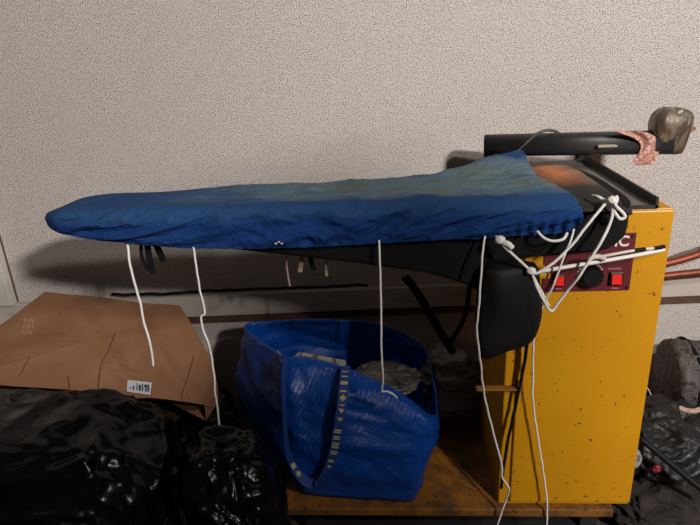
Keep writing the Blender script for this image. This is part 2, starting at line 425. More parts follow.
# swivel post and pipe arm behind the board
pL, pR = at(485, 145.5, 1.60), at(673, 142, 1.48)
bm = bmesh.new()
arm_dir = (pR-pL).normalized()
def rsq(bm, a, b, h, rnd=3):
    d = (b-a).normalized(); s = d.cross(Vector((0, 0, 1))).normalized(); u = s.cross(d)
    rg = []
    for p in (a, b):
        ring = []
        for k in range(24):
            t = 2*math.pi*(k+.5)/24; ca, sa = math.cos(t), math.sin(t); e = 2/rnd
            ring.append(bm.verts.new(p + s*h*math.copysign(abs(ca)**e, ca) + u*h*math.copysign(abs(sa)**e, sa)))
        rg.append(ring)
    for k in range(24): bm.faces.new((rg[0][k], rg[0][(k+1) % 24], rg[1][(k+1) % 24], rg[1][k]))
    bm.faces.new(rg[0][::-1]); bm.faces.new(rg[1])
rsq(bm, pL, pR, .0285, 3.0)
pipe = obj('pipe_arm', bm, M['black_steel'], T, sm=True); 
bm = bmesh.new(); box(bm, pL.x+.001, pL.x+.05, 1.576, 1.624, .0, pL.z); o = obj('pipe_post', bm, M['black_steel'], T, bevel=.004)
p = at(577, 156, 1.545)
obj('pipe_peg', TUBE([p+Vector((0, 0, .02)), p-Vector((.0, 0, .0)), p-Vector((-.003, 0, .028))], .005), M['black_steel'], pipe, sm=True)
p = at(611, 146, 1.49)
o = obj('bare_patch', BOX(p.x-.033, p.x+.02, 1.486, 1.497, p.z-.004, p.z+.004), M['worn_mark'], pipe, bevel=.003); o['label'] = 'pale scraped streak along the pipe'
pts = [at(510, 158, 1.555), at(522, 147, 1.55), at(534, 136, 1.54), at(545, 130.5, 1.54), at(555, 131, 1.57), at(560, 134, 1.60)]
obj('wrapped_cable', TUBE(pts, .004), M['grey_cable'], pipe, sm=True)
# taped-up end
def lump(c, rx, ry, rz, sub=4, amp=.1, fr=3, seed=0, pw_=1.0):
    bm = bmesh.new(); bmesh.ops.create_icosphere(bm, subdivisions=sub, radius=1)
    for v in bm.verts:
        n = v.co.normalized()
        n = Vector([math.copysign(abs(k)**pw_, k) for k in n])
        f = 1 + amp*(ridge(n*fr+Vector((seed, 0, 0)), 3)-.6)
        v.co = Vector((c[0]+n.x*rx*f, c[1]+n.y*ry*f, c[2]+n.z*rz*f))
    return bm
bm = bmesh.new(); rg = []
for (px, py, w) in ((670, 154, 8), (670, 151, 10.5), (669.5, 142, 14), (668.5, 133, 17), (670, 124, 18.5), (673, 116, 17.5), (673.5, 110, 14), (673.5, 107, 8)):
    c = at(px, py, 1.49); h = w*1.51/580; ring = []
    for k in range(32):
        t = 2*math.pi*k/32; ca, sa = math.cos(t), math.sin(t)
        f = .97 + .09*(ridge(Vector((ca*2.1+3, sa*2.1, py*.05)), 3)-.7)
        ring.append(bm.verts.new(c + right*h*f*math.copysign(abs(ca)**.55, ca) + Vector((0, 1, 0))*h*.85*f*math.copysign(abs(sa)**.55, sa) + Vector((0, 0, .003*N(ca*2, sa*2, py)))))
    rg.append(ring)
for a, b in zip(rg, rg[1:]):
    for k in range(32): bm.faces.new((a[k], a[(k+1) % 32], b[(k+1) % 32], b[k]))
bm.faces.new(rg[0]); bm.faces.new(rg[-1][::-1])
tp = obj('tape_wrap', bm, M['tape'], pipe, sm=True, sub=1); tp['label'] = 'lump of brown parcel tape wound round the pipe end'
bm = bmesh.new()
c = at(685, 129, 1.475)
bmesh.ops.create_icosphere(bm, subdivisions=3, radius=1)
for v in bm.verts:
    f = 1+.35*N(v.co.x*1.6, v.co.y*1.6, v.co.z*1.6+4); v.co = c + Vector((v.co.x*.021*f, v.co.y*.016*f, v.co.z*.012*f))
obj('tape_tab', bm, M['rust_tape'], tp, sm=True)
# pink bubble-film scrap hanging over the pipe
bm = bmesh.new(); G = []
OUT = [(131, 612, 640), (134, 622, 652), (139, 636, 657), (145, 641, 660), (151, 640, 660), (157, 636, 657), (162, 631, 655), (165, 634, 650)]
for (y, xa, xb) in OUT:
    row = []
    for j in range(9):
        x = xa+(xb-xa)*j/8
        p = at(x, y, 1.468 - .006*math.sin(j*.9+y*.2) - .012*abs(y-146)/18*0 - (.004 if y > 150 else 0))
        row.append(bm.verts.new(p))
    G.append(row)
for i in range(len(G)-1):
    for j in range(8): bm.faces.new((G[i][j], G[i][j+1], G[i+1][j+1], G[i+1][j]))
o = obj('film_scrap', bm, M['pink_wrap'], pipe, sm=True, solid=.003, sub=2); o['label'] = 'torn pink bubble film hanging over the pipe'
# ------------------------------------------------------------------ blue cover pulled over the board
CV = thing('ironing_board_cover', (-.2, 1.15, .83), 'faded blue cotton cover pulled over the long ironing board, with drawstring hem', 'ironing board cover')
HEM_F = [(-.712, .890), (-.706, .882), (-.69, .872), (-.64, .859), (-.57, .849), (-.47, .837), (-.38, .829), (-.18, .826), (.05, .833), (.2, .836), (.31, .840), (.35, .848)]
TOPZ = .912
def right_edge(v):    # where the cover ends on the right, by how far across (v: 0 back .. 1 front hem)
    return interp([(0, .318), (.22, .322), (.30, .318), (.38, .312), (.46, .310), (.54, .318), (.62, .34), (.70, .350), (.85, .352), (1, .346)], v)
nu, nv = 460, 110
bm = bmesh.new(); G = []
for i in range(nu+1):
    u = i/nu
    uu = u if u > .12 else .12*(u/.12)**2*.75 + u*.25
    row = []
    for j in range(nv+1):
        v = j/nv
        x = -.712 + (right_edge(v)+.712)*uu
        yf, yb = plan(x); w = yb-yf
        tipk = sstep(-.705, -.60, x)
        hemz = interp(HEM_F, x)
        rc = .010+.004*tipk                     # rounding at the edge of the board
        th = TOPZ - hemz
        a0, a1 = .24, .64; TZ = TOPZ - .012*sstep(-.66, -.712, x)
        th = TZ-hemz
        if v < a0:                              # back skirt
            t = v/a0; z = TZ-rc-(th-rc)*(1-t); y = yb + .004*(1-t)
        elif v > a1:                            # front skirt
            t = (v-a1)/(1-a1); z = TZ-rc-(th-rc)*t; y = yf - .005*math.sin(math.pi*min(1, t*1.05))*tipk + .003*t
        else:
            t = (v-a0)/(a1-a0); y = yb+(yf-yb)*t
            d = min(t, 1-t)*max(w, .001); e = max(0, 1-d/max(rc*1.8, .001))
            z = TZ - rc*(1-math.sqrt(max(0, 1-e*e))) 
        s = (v-a1)/(1-a1)
        skirt = sstep(-.15, .15, s)
        # soft folds
        dz = .005*N(x*6, y*18, 1.5)*(1-skirt) + .0055*(ridge(Vector((x*7+y*6, y*20-x*3.0, 4)), 3)-.7)*(1-skirt)*sstep(-.6, -.05, x)
        dy = -(.009*N(x*12+s*.7, s*.8, 8) + .011*(ridge(Vector((x*9+s*(.8+.7*math.sin(x*9)), s*.9, 3)), 3)-.7))*skirt*tipk*(1-.75*sstep(.75, 1, s))
        gat = sstep(.16, .33, x)
        dy += .004*math.sin(x*300+3*N(x*9, s, 2))*skirt*gat*sstep(.15, .9, s)
        dy += .0010*math.sin(x*230+5*N(x*7, 0, 1))*sstep(.8, 1, s)*tipk
        dz += .0015*N(x*20, s*2, 5)*sstep(.85, 1, s)
        bulge = .018*sstep(.08, .26, x)*sstep(.42, .28, v)*sstep(.05, .2, v)
        dz += bulge + .010*N(x*16, y*16, 9)*gat*(1-skirt)*.6
        dy = min(dy, .009)
        row.append(bm.verts.new((x, y+dy, z+dz*sstep(-.70, -.60, x))))
    G.append(row)
for i in range(nu):
    for j in range(nv): bm.faces.new((G[i][j], G[i][j+1], G[i+1][j+1], G[i+1][j]))
# turned-up edge that stands at the back right
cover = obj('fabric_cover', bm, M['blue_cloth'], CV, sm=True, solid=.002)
bm = bmesh.new(); rows = []
for i in range(40):
    t = i/39
    a = Vector((right_edge(.24+.0*t), 0, 0))
    v = .20+.42*t; x = right_edge(v); yf, yb = plan(x); y = yb+(yf-yb)*min(1, max(0, (v-.24)/.40))
    h = .020*math.sin(math.pi*min(1, t*1.0+.06))**.8*(1-.65*t)
    o_ = Vector((x-.006, y, TOPZ-.008))
    rows.append([bm.verts.new(o_ + Vector((-.028*(1-s), .004*N(t*6, s, 1), h*math.sin(math.pi*s*.9)+.004*math.sin(s*3+t*20)*.5))) for s in [k/8 for k in range(9)]])
for i in range(39):
    for k in range(8): bm.faces.new((rows[i][k], rows[i+1][k], rows[i+1][k+1], rows[i][k+1]))
obj('rolled_edge', bm, M['blue_cloth'], CV, sm=True, solid=.004)
# hem pin mark and little white stitches
bm = bmesh.new()
for (x, y) in ((276, 243), (279, 241.5), (282, 243)):
    p = at(x, y, 1.0505); bm = bmesh.new(); box(bm, p.x-.002, p.x+.002, 1.046, 1.050, p.z-.0008, p.z+.0008); obj('loose_stitch', bm, M['cord'], CV)

def string(pts, r=.0026, wob=.0015, name='drawstring', mat='cord', par=CV):
    return obj(name, TUBE([at(*p) if len(p) == 3 else p for p in pts], r, n=10, wob=wob), M[mat], par, sm=True)
YS = 1.062
string([(127, 243, 1.075), (129, 258, YS), (134, 282, YS), (140, 303, YS), (145, 326, YS), (151, 348, YS), (153, 366, YS)], .0026)
string([(194, 247, 1.068), (196, 266, YS), (200, 290, YS), (205, 312, YS), (201, 317, YS), (203, 328, YS), (211, 352, YS), (214, 377, YS), (216, 398, YS), (220, 431, YS)], .0022)
string([(379, 240, 1.06), (380, 265, 1.05), (381, 310, 1.05), (381.5, 350, 1.05), (383, 380, 1.055), (382, 391, 1.06), (387, 391.5, 1.06), (393, 394, 1.06), (397, 398, 1.065)], .0022, .0006)
string([(485, 236, 1.055), (482, 262, 1.03), (479, 300, 1.012), (477, 330, 1.01), (480, 360, 1.02), (484, 392, 1.04), (492, 428, 1.05), (501, 462, 1.055), (503, 478, 1.055), (509, 490, 1.06), (505, 503, 1.07), (497, 526, 1.07)], .0022)
string([(574, 229, 1.05), (566, 252, 1.03), (553, 285, 1.03), (541, 312, 1.05), (534, 338, 1.06), (533, 372, 1.07), (533, 402, 1.075), (537, 432, 1.078), (542, 464, 1.078), (547, 500, 1.078), (547, 526, 1.08)], .0021)
string([(537, 231, 1.05), (544, 238, 1.04), (553, 241, 1.035), (563, 239, 1.035), (567, 233, 1.045)], .0028, .0003)
# black tie ends dangling under the narrow tip, and tan ones further right
def tie(pts, w, mat, name='tie_end'):
    bm = ribbon(bmesh.new(), [at(*p) for p in pts], w, lambda t: Vector((1, .2, .1)))
    return obj(name, bm, M[mat], CV)
o = tie([(147, 243, 1.10), (149, 256, 1.10), (153, 274, 1.10)], .013, 'black_fabric'); o['label'] = 'black tie end'
tie([(141, 245, 1.10), (142, 257, 1.10), (148, 271, 1.10)], .007, 'black_fabric')
tie([(155, 243, 1.11), (159, 251, 1.11), (164, 262, 1.11)], .013, 'black_fabric')
o = tie([(286, 250, 1.13), (287, 268, 1.13), (290, 286, 1.13)], .0035, 'tan'); o['label'] = 'frayed tan tie end'
tie([(303, 252, 1.13), (301, 265, 1.13), (300, 272, 1.13)], .009, 'tan')
tie([(310, 252, 1.13), (312, 266, 1.13), (315, 270, 1.13)], .010, 'black_fabric')
tie([(327, 254, 1.13), (326, 268, 1.13), (327, 276, 1.13)], .005, 'tan')

# ------------------------------------------------------------------ the long white cord tied to the yellow bar
WC = thing('tied_cord', at(531, 271, 1.03), 'knotted white cord looped between cover hem, yellow bar and bowed black board end', 'cord')
def cord(pts, r=.0028, name='cord_strand'):
    return obj(name, TUBE([at(*p) for p in pts], r, n=10, wob=.0008), M['cord'], WC, sm=True)
cord([(496, 236, 1.05), (501, 243, 1.035), (512, 254, 1.03), (524, 265, 1.025), (531, 271, 1.025)])
cord([(531, 271, 1.025), (537, 273, 1.022), (552, 264, 1.025), (566, 251, 1.03), (580, 235, 1.035), (594, 217, 1.045), (605, 204, 1.055), (612, 198, 1.06)])
cord([(531, 271, 1.022), (537, 288, 1.03), (544, 301, 1.04), (551, 311, 1.05), (558, 303, 1.05), (568, 290, 1.045), (580, 275, 1.03), (592, 256, 1.03), (602, 240, 1.03), (608, 228, 1.04), (612, 216, 1.045), (613, 202, 1.055)])
cord([(531, 272, 1.03), (535, 280, 1.03), (540, 289, 1.035), (545, 298, 1.04), (549, 306, 1.045)], .0026)
cord([(612, 199, 1.06), (616, 206, 1.045), (622, 212, 1.04), (625, 217, 1.04), (620, 219, 1.04), (615, 213, 1.045), (612, 204, 1.055)], .003, 'bow_loop')
cord([(593, 196, 1.09), (598, 197, 1.075), (604, 200, 1.065), (611, 201, 1.055)], .0036, 'bow_end')
cord([(616, 196, 1.055), (617, 200, 1.05), (614, 206, 1.05)], .003, 'bow_end')
for (x, y, Y, r) in ((612, 200, 1.05, .0075), (531, 271, 1.022, .0075), (500, 240, 1.038, .0085)):
    obj('knot', lump(at(x, y, Y), r, r*.8, r*.9, 3, .3, 2), M['cord'], WC, sm=True)
cord([(503, 243, 1.035), (508, 244, 1.03), (512, 248, 1.03)], .006, 'frayed_end')

# two leads crossing the panel and bending round the cabinet
def lead(pts, r): return TUBE(pts, r, n=10)
e1 = at(664, 249.5, 1.088)
o = tag(obj('white_cable', TUBE([at(531, 273, 1.045), at(560, 268, 1.05), at(600, 261.5, 1.06), at(640, 254.5, 1.07), at(657, 251, 1.082), e1], .0042), M['white_plastic'], sm=True),
        'stiff white cable slanting across the maroon control panel', 'cable')
e2 = at(664, 246.5, 1.086)
pts = [at(593, 258, 1.05), at(612, 254.5, 1.052), at(634, 250.5, 1.064), at(657, 247.8, 1.079), e2]
LD = thing('sleeved_cable', at(600, 257, 1.06), 'thin cable with black and white sleeves lying above the white cable', 'cable')
obj('cable_core', TUBE(pts, .003, n=10), M['cord_old'], LD, sm=True)
pp = catmull(pts, 30)
def seg(a, b): return pp[int(a*(len(pp)-1)):int(b*(len(pp)-1))+1]
obj('black_sleeve', TUBE(seg(.5, .61), .0042, smoothit=False), M['rubber'], LD, sm=True)
obj('black_sleeve', TUBE(seg(.70, 1), .0042, smoothit=False), M['rubber'], LD, sm=True)
obj('frayed_end', TUBE([at(590, 259, 1.05), at(594, 257, 1.048), at(600, 256.5, 1.05), at(606, 258, 1.05)], .005, wob=.004), M['cord_old'], LD, sm=True)

# ------------------------------------------------------------------ pipes and hoses behind
def pipe_run(pts, r, mat, label, name, cat):
    return tag(obj(name, TUBE(pts, r, seg=12), M[mat], sm=True), label, cat)
pipe_run([at(560, 276, 1.69), at(640, 268, 1.69), at(668, 263, 1.69), at(690, 257, 1.69), at(720, 247, 1.69), at(760, 240, 1.70), at(1000, 222, 1.72)], .012, 'copper', 'upper copper pipe running along the wall right of the yellow cabinet', 'copper_pipe', 'pipe')
pipe_run([at(560, 286, 1.69), at(640, 279, 1.69), at(668, 275.5, 1.69), at(690, 273, 1.69), at(720, 270, 1.69), at(760, 266, 1.70), at(1000, 246, 1.72)], .011, 'copper', 'lower copper pipe just above the white trunking, right of the cabinet', 'copper_pipe', 'pipe')
tag(obj('dark_line', TUBE([at(112, 294.5, 1.675), at(150, 294, 1.678), at(200, 291.5, 1.68), at(245, 289.5, 1.682), at(300, 287.5, 1.685), at(345, 286, 1.69), at(368, 284.5, 1.69)], .005, wob=.003), M['rubber'], sm=True), 'thin black line along the top of the white wall trunking', 'cable')  # thin dark tube following the top edge of the trunking
tag(obj('black_hose', TUBE([at(404, 276, 1.42), at(412, 285, 1.42), at(425, 305, 1.42), at(438, 328, 1.42), at(453, 352, 1.42)], .011, seg=12), M['rubber'], sm=True),
    'thick straight black hose slanting down from under the board', 'hose')
tag(obj('black_hose', TUBE([at(470, 280, 1.5), at(468, 300, 1.5), at(464, 318, 1.5), at(454, 336, 1.5), at(440, 348, 1.5), at(420, 354, 1.5), at(404, 356, 1.5)], .007, seg=10), M['rubber'], sm=True),
    'thin black hose curving back behind the blue bag', 'hose')
tag(obj('electric_cable', TUBE([at(528, 338, 1.08), at(524, 365, 1.085), at(517, 400, 1.088), at(510, 430, 1.088), at(505, 458, 1.088), at(501, 488, 1.088)], .0036, wob=.001), M['rubber'], sm=True),
    'thin black cord hanging down the left edge of the yellow cabinet front', 'cable')

# ------------------------------------------------------------------ blue woven shopping bag on the base plate
SB = thing('shopping_bag', (-.09, 1.3, ZB), 'big glossy blue woven plastic carrier bag sagging on the yellow base plate', 'shopping bag')
# bottom and rim outlines, corners front-left, front-right, back-right, back-left
zb = ZB+.004
rim = [at(285, 357, 1.235), at(304, 356, 1.225), at(345, 367, 1.19), at(398, 391, 1.165), at(432, 415, 1.17),
       at(437, 403, 1.26), at(432, 372, 1.38), at(424, 347, 1.47), at(385, 325, 1.52), at(330, 319, 1.53), at(280, 320, 1.52), at(246, 324, 1.47), at(257, 338, 1.36), at(272, 348, 1.29)]
bot = [at(296, 475, 1.145), at(312, 484, 1.128), at(345, 489, 1.118), at(385, 494, 1.112), at(414, 495, 1.115),
       (.05, 1.2, zb), (.055, 1.32, zb), (.06, 1.44, zb), (0, 1.48, zb), (-.12, 1.49, zb), (-.24, 1.48, zb), (-.33, 1.45, zb), (-.325, 1.32, zb), (-.275, 1.20, zb)]
bot = [Vector((p[0], p[1], zb)) for p in bot]
mid = [at(287, 415, 1.17), at(308, 420, 1.145), at(345, 428, 1.12), at(395, 440, 1.11), at(428, 450, 1.125)] + \
      [(a.lerp(b, .5) + Vector((.018, 0, 0))) for a, b in zip(rim[5:8], bot[5:8])] + [(a.lerp(b, .5) + Vector((0, .02, 0))) for a, b in zip(rim[8:11], bot[8:11])] + \
      [at(245, 400, 1.44), at(252, 415, 1.33), at(270, 425, 1.24)]
def closed(pts, n=9):
    L = len(pts); out = []
    for i in range(L):
        a, b, c, d = [Vector(pts[(i+k-1) % L]) for k in range(4)]
        for k in range(n):
            t = k/n
            out.append(.5*((2*b)+(c-a)*t+(2*a-5*b+4*c-d)*t*t+(3*b-a-3*c+d)*t**3))
    return out
RA, MI, BO = closed(rim), closed(mid), closed(bot)
bm = bmesh.new(); rows = []; NV = 44
ctr = Vector((-.1, 1.3, .3))
for i in range(NV+1):
    t = i/NV; row = []
    for a, b, c in zip(RA, MI, BO):
        p = a*(1-t)*(1-2*t) + b*4*t*(1-t) + c*t*(2*t-1)
        o_ = Vector((p.x-ctr.x, p.y-ctr.y, 0)).normalized()
        k = sstep(0, .12, t)*sstep(1, .9, t)
        f = .010*(ridge(Vector((p.x*5-p.z*4, p.y*5, p.z*12+p.x*4)), 3)-.8) + .008*N(p.x*9, p.y*9, p.z*9)
        q_ = p + o_*f*k
        row.append(bm.verts.new((q_.x, q_.y, max(q_.z, zb))))
    rows.append(row)
L = len(RA)
for i in range(NV):
    for k in range(L): bm.faces.new((rows[i][k], rows[i][(k+1) % L], rows[i+1][(k+1) % L], rows[i+1][k]))
cv = bm.verts.new((-.1, 1.3, zb))
for k in range(L): bm.faces.new((rows[-1][k], rows[-1][(k+1) % L], cv))
obj('bag_body', bm, M['poly_blue'], SB, sm=True, solid=.0025)
# handle loop hanging down the front with pale printed marks
hp = [at(285, 356, 1.222), at(284, 385, 1.175), at(285, 420, 1.145), at(287, 448, 1.125), at(293, 466, 1.112), at(304, 480, 1.10), at(316, 484, 1.094), at(325, 475, 1.088),
      at(333, 455, 1.088), at(338, 430, 1.088), at(342, 405, 1.10), at(344, 385, 1.13), at(346, 366, 1.178)]
def hs(t):
    if t < .32: return Vector((.25, 1, 0))
    if t < .52:
        k = (t-.32)/.2; return Vector((.25+k*.6, 1-k*1.0, .5*k)).normalized()
    return Vector((1, .05, 0))
hd = obj('handle_strap', ribbon(bmesh.new(), hp, .022, hs, n=12, th=.0012), M['webbing'], SB)
bm = bmesh.new(); hpp = catmull(hp, 12); LL = len(hpp)
def mark(t, shape, w=.015, h=.006):
    i = int(t*(LL-1)); p = hpp[i]; d = (hpp[i+1]-hpp[i-1]).normalized(); s = hs(t); s = (s-d*s.dot(d)).normalized()
    n = d.cross(s)
    if n.y > 0: n = -n
    P = {'bar': [(-1, -1), (1, -1), (1, 1), (-1, 1)], 'dia': [(0, -1.6), (1, 0), (0, 1.6), (-1, 0)], 'tri': [(-1, 1.3), (1, 1.3), (.1, -1.3)]}[shape]
    vs = [[bm.verts.new(p + s*a*w/2 + d*b*h/2 + n*(.0012+k)) for a, b in P] for k in (.0002, .0010)]
    bm.faces.new(vs[0]); bm.faces.new(vs[1])
    for k in range(len(P)):
        bm.faces.new((vs[0][k], vs[0][(k+1) % len(P)], vs[1][(k+1) % len(P)], vs[1][k]))
for t, sh, w, h in ((.975, 'bar', .015, .004), (.955, 'bar', .014, .003), (.93, 'bar', .016, .008), (.895, 'bar', .014, .004), (.865, 'dia', .015, .010), (.835, 'bar', .012, .003), (.815, 'tri', .015, .009), (.79, 'tri', .014, .007),
                    (.755, 'bar', .016, .005), (.745, 'bar', .016, .003), (.735, 'bar', .016, .003), (.725, 'bar', .016, .003), (.715, 'bar', .016, .003), (.705, 'bar', .016, .003), (.695, 'bar', .016, .003), (.685, 'bar', .016, .003), (.675, 'bar', .016, .003), (.65, 'bar', .013, .006), (.625, 'dia', .010, .006), (.34, 'bar', .014, .014), (.38, 'dia', .014, .010)):
    bm = bmesh.new(); mark(t, sh, w, h); obj('strap_print', bm, M['webbing_print'], hd)
bm = ribbon(bmesh.new(), [at(284, 361, 1.228), at(280, 357, 1.26), at(276, 352, 1.285)], .012, lambda t: Vector((1, 0, .2)))
obj('strap_stitching', bm, M['webbing_print'], SB)
# what lies in it
bm = bmesh.new()
a, b, c, d = at(292, 357, 1.245), at(344, 366, 1.205), at(346, 360, 1.27), at(299, 351, 1.30)
vs = [bm.verts.new(p) for p in (a, b, c, d)] + [bm.verts.new(p-Vector((0, 0, .10))) for p in (a, b, c, d)]
for f in ((0, 1, 2, 3), (7, 6, 5, 4), (0, 4, 5, 1), (1, 5, 6, 2), (2, 6, 7, 3), (3, 7, 4, 0)): bm.faces.new([vs[k] for k in f])
tag(obj('ribbed_packet', bm, M['grey_packet'], bevel=.004), 'flat grey ribbed packet poking out at the mouth of the blue bag', 'packet')
def crumple(name, label, cat, c, rad, mat, amp=.12, fr=2.2, seed=0, sub=6, flat=None, pw_=.8, aniso=(1, 1, 1)):
    bm = bmesh.new(); bmesh.ops.create_icosphere(bm, subdivisions=sub, radius=1)
    A = Vector(aniso); o_ = Vector((seed*1.7, seed*.9, seed*2.3))
    for v in bm.verts:
        n = v.co.normalized()
        e = Vector([math.copysign(abs(k)**pw_, k) for k in n])
        p = Vector((n.x*A.x, n.y*A.y, n.z*A.z))*fr + o_
        p = p + .35*noise.noise_vector(p*1.3)
        f = 1 + amp*(ridge(p, 4)-.9) + amp*1.1*noise.noise(p*.6+Vector((9, 3, 1)))
        v.co = Vector((c[0]+e.x*rad[0]*f, c[1]+e.y*rad[1]*f, c[2]+e.z*rad[2]*f))
        if flat is not None and v.co.z < flat: v.co.z = flat + (v.co.z-flat)*.02
    return tag(obj(name, bm, M[mat], sm=True), label, cat)
crumple('plastic_film', 'crumpled grey plastic film heaped behind and right of the blue bag', 'plastic film', (.17, 1.47, .26), (.10, .10, .105), 'film', .10, 2.2, 4, 5, ZB+.002, .8, (.5, 1, 2.4))
crumple('plastic_film', 'clear crumpled plastic film lying inside the open blue bag', 'plastic film', at(386, 378, 1.35), (.085, .055, .035), 'film', .16, 2.4, 8, 5, None, .9, (.6, 1, 1.8))
for i, (xa, ya, xb, yb2, Y, r) in enumerate(((438, 371, 476, 367, 1.42, .012), (441, 391, 474, 386, 1.40, .013), (443, 409, 474, 403, 1.38, .012))):
    tag(obj('grey_tube', TUBE([at(xa, ya, Y), at(xb, yb2, Y)], r, seg=12), M['film'], sm=True),
        ('topmost of the grey tubes lying behind the blue bag', 'middle grey tube lying between two others behind the blue bag', 'lowest of the grey tubes lying behind the blue bag')[i], 'tube', 'grey tubes behind the blue bag')

# ------------------------------------------------------------------ crushed cardboard box
CB = thing('cardboard_box', (-.85, 1.4, .2), 'crushed brown cardboard box lying on the black rubbish bags by the wall', 'box')
TP = [at(-45, 380, 1.18), at(0, 385, 1.18), at(80, 391, 1.19), at(183, 402, 1.20), at(192, 372, 1.31), at(203, 344, 1.42), at(192, 325, 1.50), at(180, 306, 1.60), at(100, 297, 1.62), at(45, 292, 1.62), at(10, 318, 1.53), at(-40, 350, 1.36)]
cx_, cy_ = sum(p.x for p in TP)/len(TP), sum(p.y for p in TP)/len(TP)
bm = bmesh.new()
DROP = [.07, .07, .07, .11, .15, .19, .2, .22, .22, .22, .22, .22]
TPd = []
for i, p in enumerate(TP):
    q2 = TP[(i+1) % len(TP)]
    for k in range(6): TPd.append((p.lerp(q2, k/6), DROP[i]*(1-k/6)+DROP[(i+1) % len(TP)]*k/6))
ctr = Vector((cx_, cy_, sum(p.z for p in TP)/len(TP)))
rows = []
for s in (0, .12, .24, .36, .48, .6, .7, .8, .88, .94, .975, .992, 1.0):
    row = []
    for p, dp in TPd:
        v = ctr.lerp(p, s)
        v.z += .014*(1-.6*s*s)*N(v.x*7, v.y*7, 1) + .008*(1-s*s) - .006*sstep(.035, 0, abs((v.x+.72)+.25*(v.y-1.4)))*sstep(0, .3, s)
        row.append(bm.verts.new(v))
    rows.append(row)
for t in (.03, .1, .25, .5, .75, 1):
    row = []
    for p, dp in TPd:
        v = p.copy(); fr = sstep(1.30, 1.22, p.y)
        v.z += .0056*N(v.x*7, v.y*7, 1) - dp*t
        v.y += .13*t*fr; v.x += .012*math.sin(math.pi*t)*(1 if p.x > -.7 else -1) - (.0 if p.x < -.6 else -.02*t)
        v.z += 0
        row.append(bm.verts.new(v))
    rows.append(row)
n = len(TPd)
for a, b in zip(rows, rows[1:]):
    for k in range(n):
        if a is rows[0]: continue
        bm.faces.new((a[k], a[(k+1) % n], b[(k+1) % n], b[k]))
cc = bm.verts.new(ctr+Vector((0, 0,   .008+.014*N(ctr.x*7, ctr.y*7, 1))))
for k in range(n): bm.faces.new((cc, rows[1][k], rows[1][(k+1) % n]))
bm.faces.new([v for v in rows[-1]])
bmesh.ops.delete(bm, geom=[v for v in rows[0]], context='VERTS')
carton = obj('carton', bm, M['card'], CB, sm=False)
from mathutils.bvhtree import BVHTree
def on_carton(x, y):
    me = carton.data; t = BVHTree.FromPolygons([v.co for v in me.vertices], [p.vertices for p in me.polygons])
    d = (fwd + right*((x-350)/F) - up*((y-262.5)/F)).normalized()
    h = t.ray_cast(Vector((0, 0, CZ)), d)
    return h[0], h[1]
def decal(pts, name, mat, off=.003, par=CB):
    bm = bmesh.new(); vs, vt = [], []
    for x, y in pts:
        h, n = on_carton(x, y)
        if h is None: return None
        if n.z < 0: n = -n
        vs.append(bm.verts.new(h+n*off)); vt.append(bm.verts.new(h+n*(off+.0006)))
    bm.faces.new(vs); bm.faces.new(vt)
    for k in range(len(vs)): bm.faces.new((vs[k], vs[(k+1) % len(vs)], vt[(k+1) % len(vs)], vt[k]))
    return obj(name, bm, M[mat], par)
stk = decal([(127.5, 381), (152, 383.5), (150.5, 396), (126.5, 392.5)], 'label_sticker', 'paper')
if stk:
    stk['label'] = 'white sticker with blue print'
    bm = bmesh.new()
    for (xa, xb, ya, yb2) in ((130, 131.5, 383, 390), (132.5, 136, 384, 386), (133, 134.5, 386, 391), (137, 138, 384, 391), (139.2, 141.5, 386, 391.5), (142.5, 143.5, 385, 392), (144.5, 147.5, 386, 388), (145.5, 147, 388, 393), (148, 149.4, 386, 393)):
        vs, vt = [], []
        for x, y in ((xa, ya), (xb, ya), (xb, yb2), (xa, yb2)):
            h, n = on_carton(x, y); n = n if n.z > 0 else -n
            vs.append(bm.verts.new(h+n*.0042)); vt.append(bm.verts.new(h+n*.0048))
        bm.faces.new(vs); bm.faces.new(vt)
        for k in range(4): bm.faces.new((vs[k], vs[(k+1) % 4], vt[(k+1) % 4], vt[k]))
    obj('sticker_print', bm, M['ink_blue'], stk)
bm = bmesh.new()      # pale printed marks near the left corner
for r_ in range(4):
    for k in range(3):
        x = 25+r_*2.8-k*1.2; y = 318+k*6+(r_ % 2)
        vs, vt = [], []
        for dx, dy in ((0, 0), (1.2, .1), (.4, 4.4), (-.8, 4.3)):
            h, n = on_carton(x+dx, y+dy)
            if h is None: break
            n = n if n.z > 0 else -n
            vs.append(bm.verts.new(h+n*.001)); vt.append(bm.verts.new(h+n*.0016))
        if len(vs) == 4:
            bm.faces.new(vs); bm.faces.new(vt)
            for j in range(4): bm.faces.new((vs[j], vs[(j+1) % 4], vt[(j+1) % 4], vt[j]))
obj('carton_print', bm, M['card_print'], CB)
for line in ([(116, 332), (108, 352), (101, 366), (98, 391)], [(194, 356), (189, 374), (184, 388), (181, 399)], [(68, 377), (69, 384), (69, 389)], [(30, 357), (25, 366), (20, 376)]):
    pts = []
    for x, y in line:
        h, n = on_carton(x, y)
        if h is not None: pts.append(h+Vector((0, 0, .0012)))
    if len(pts) > 2: obj('crease', TUBE(pts, .0012, n=6, seg=6), M['brown_trim'], CB)

# ------------------------------------------------------------------ black rubbish bags
crumple('rubbish_bag', 'large glossy black rubbish bag in the bottom left corner under the box', 'rubbish bag', (-.80, 1.0, .22), (.33, .215, .26), 'bin_bag', .10, 1.3, 1, 6, .003, .75)
crumple('rubbish_bag', 'glossy black rubbish bag leaning in front of the blue bag', 'rubbish bag', (-.37, .965, .20), (.125, .135, .235), 'bin_bag', .11, 1.4, 2, 6, .003, .9)
crumple('rubbish_bag', 'dull black bag pushed against the wall beneath the cardboard box', 'rubbish bag', (-.85, 1.47, .11), (.36, .19, .13), 'bin_bag', .10, 1.6, 3, 5, .003, .75)

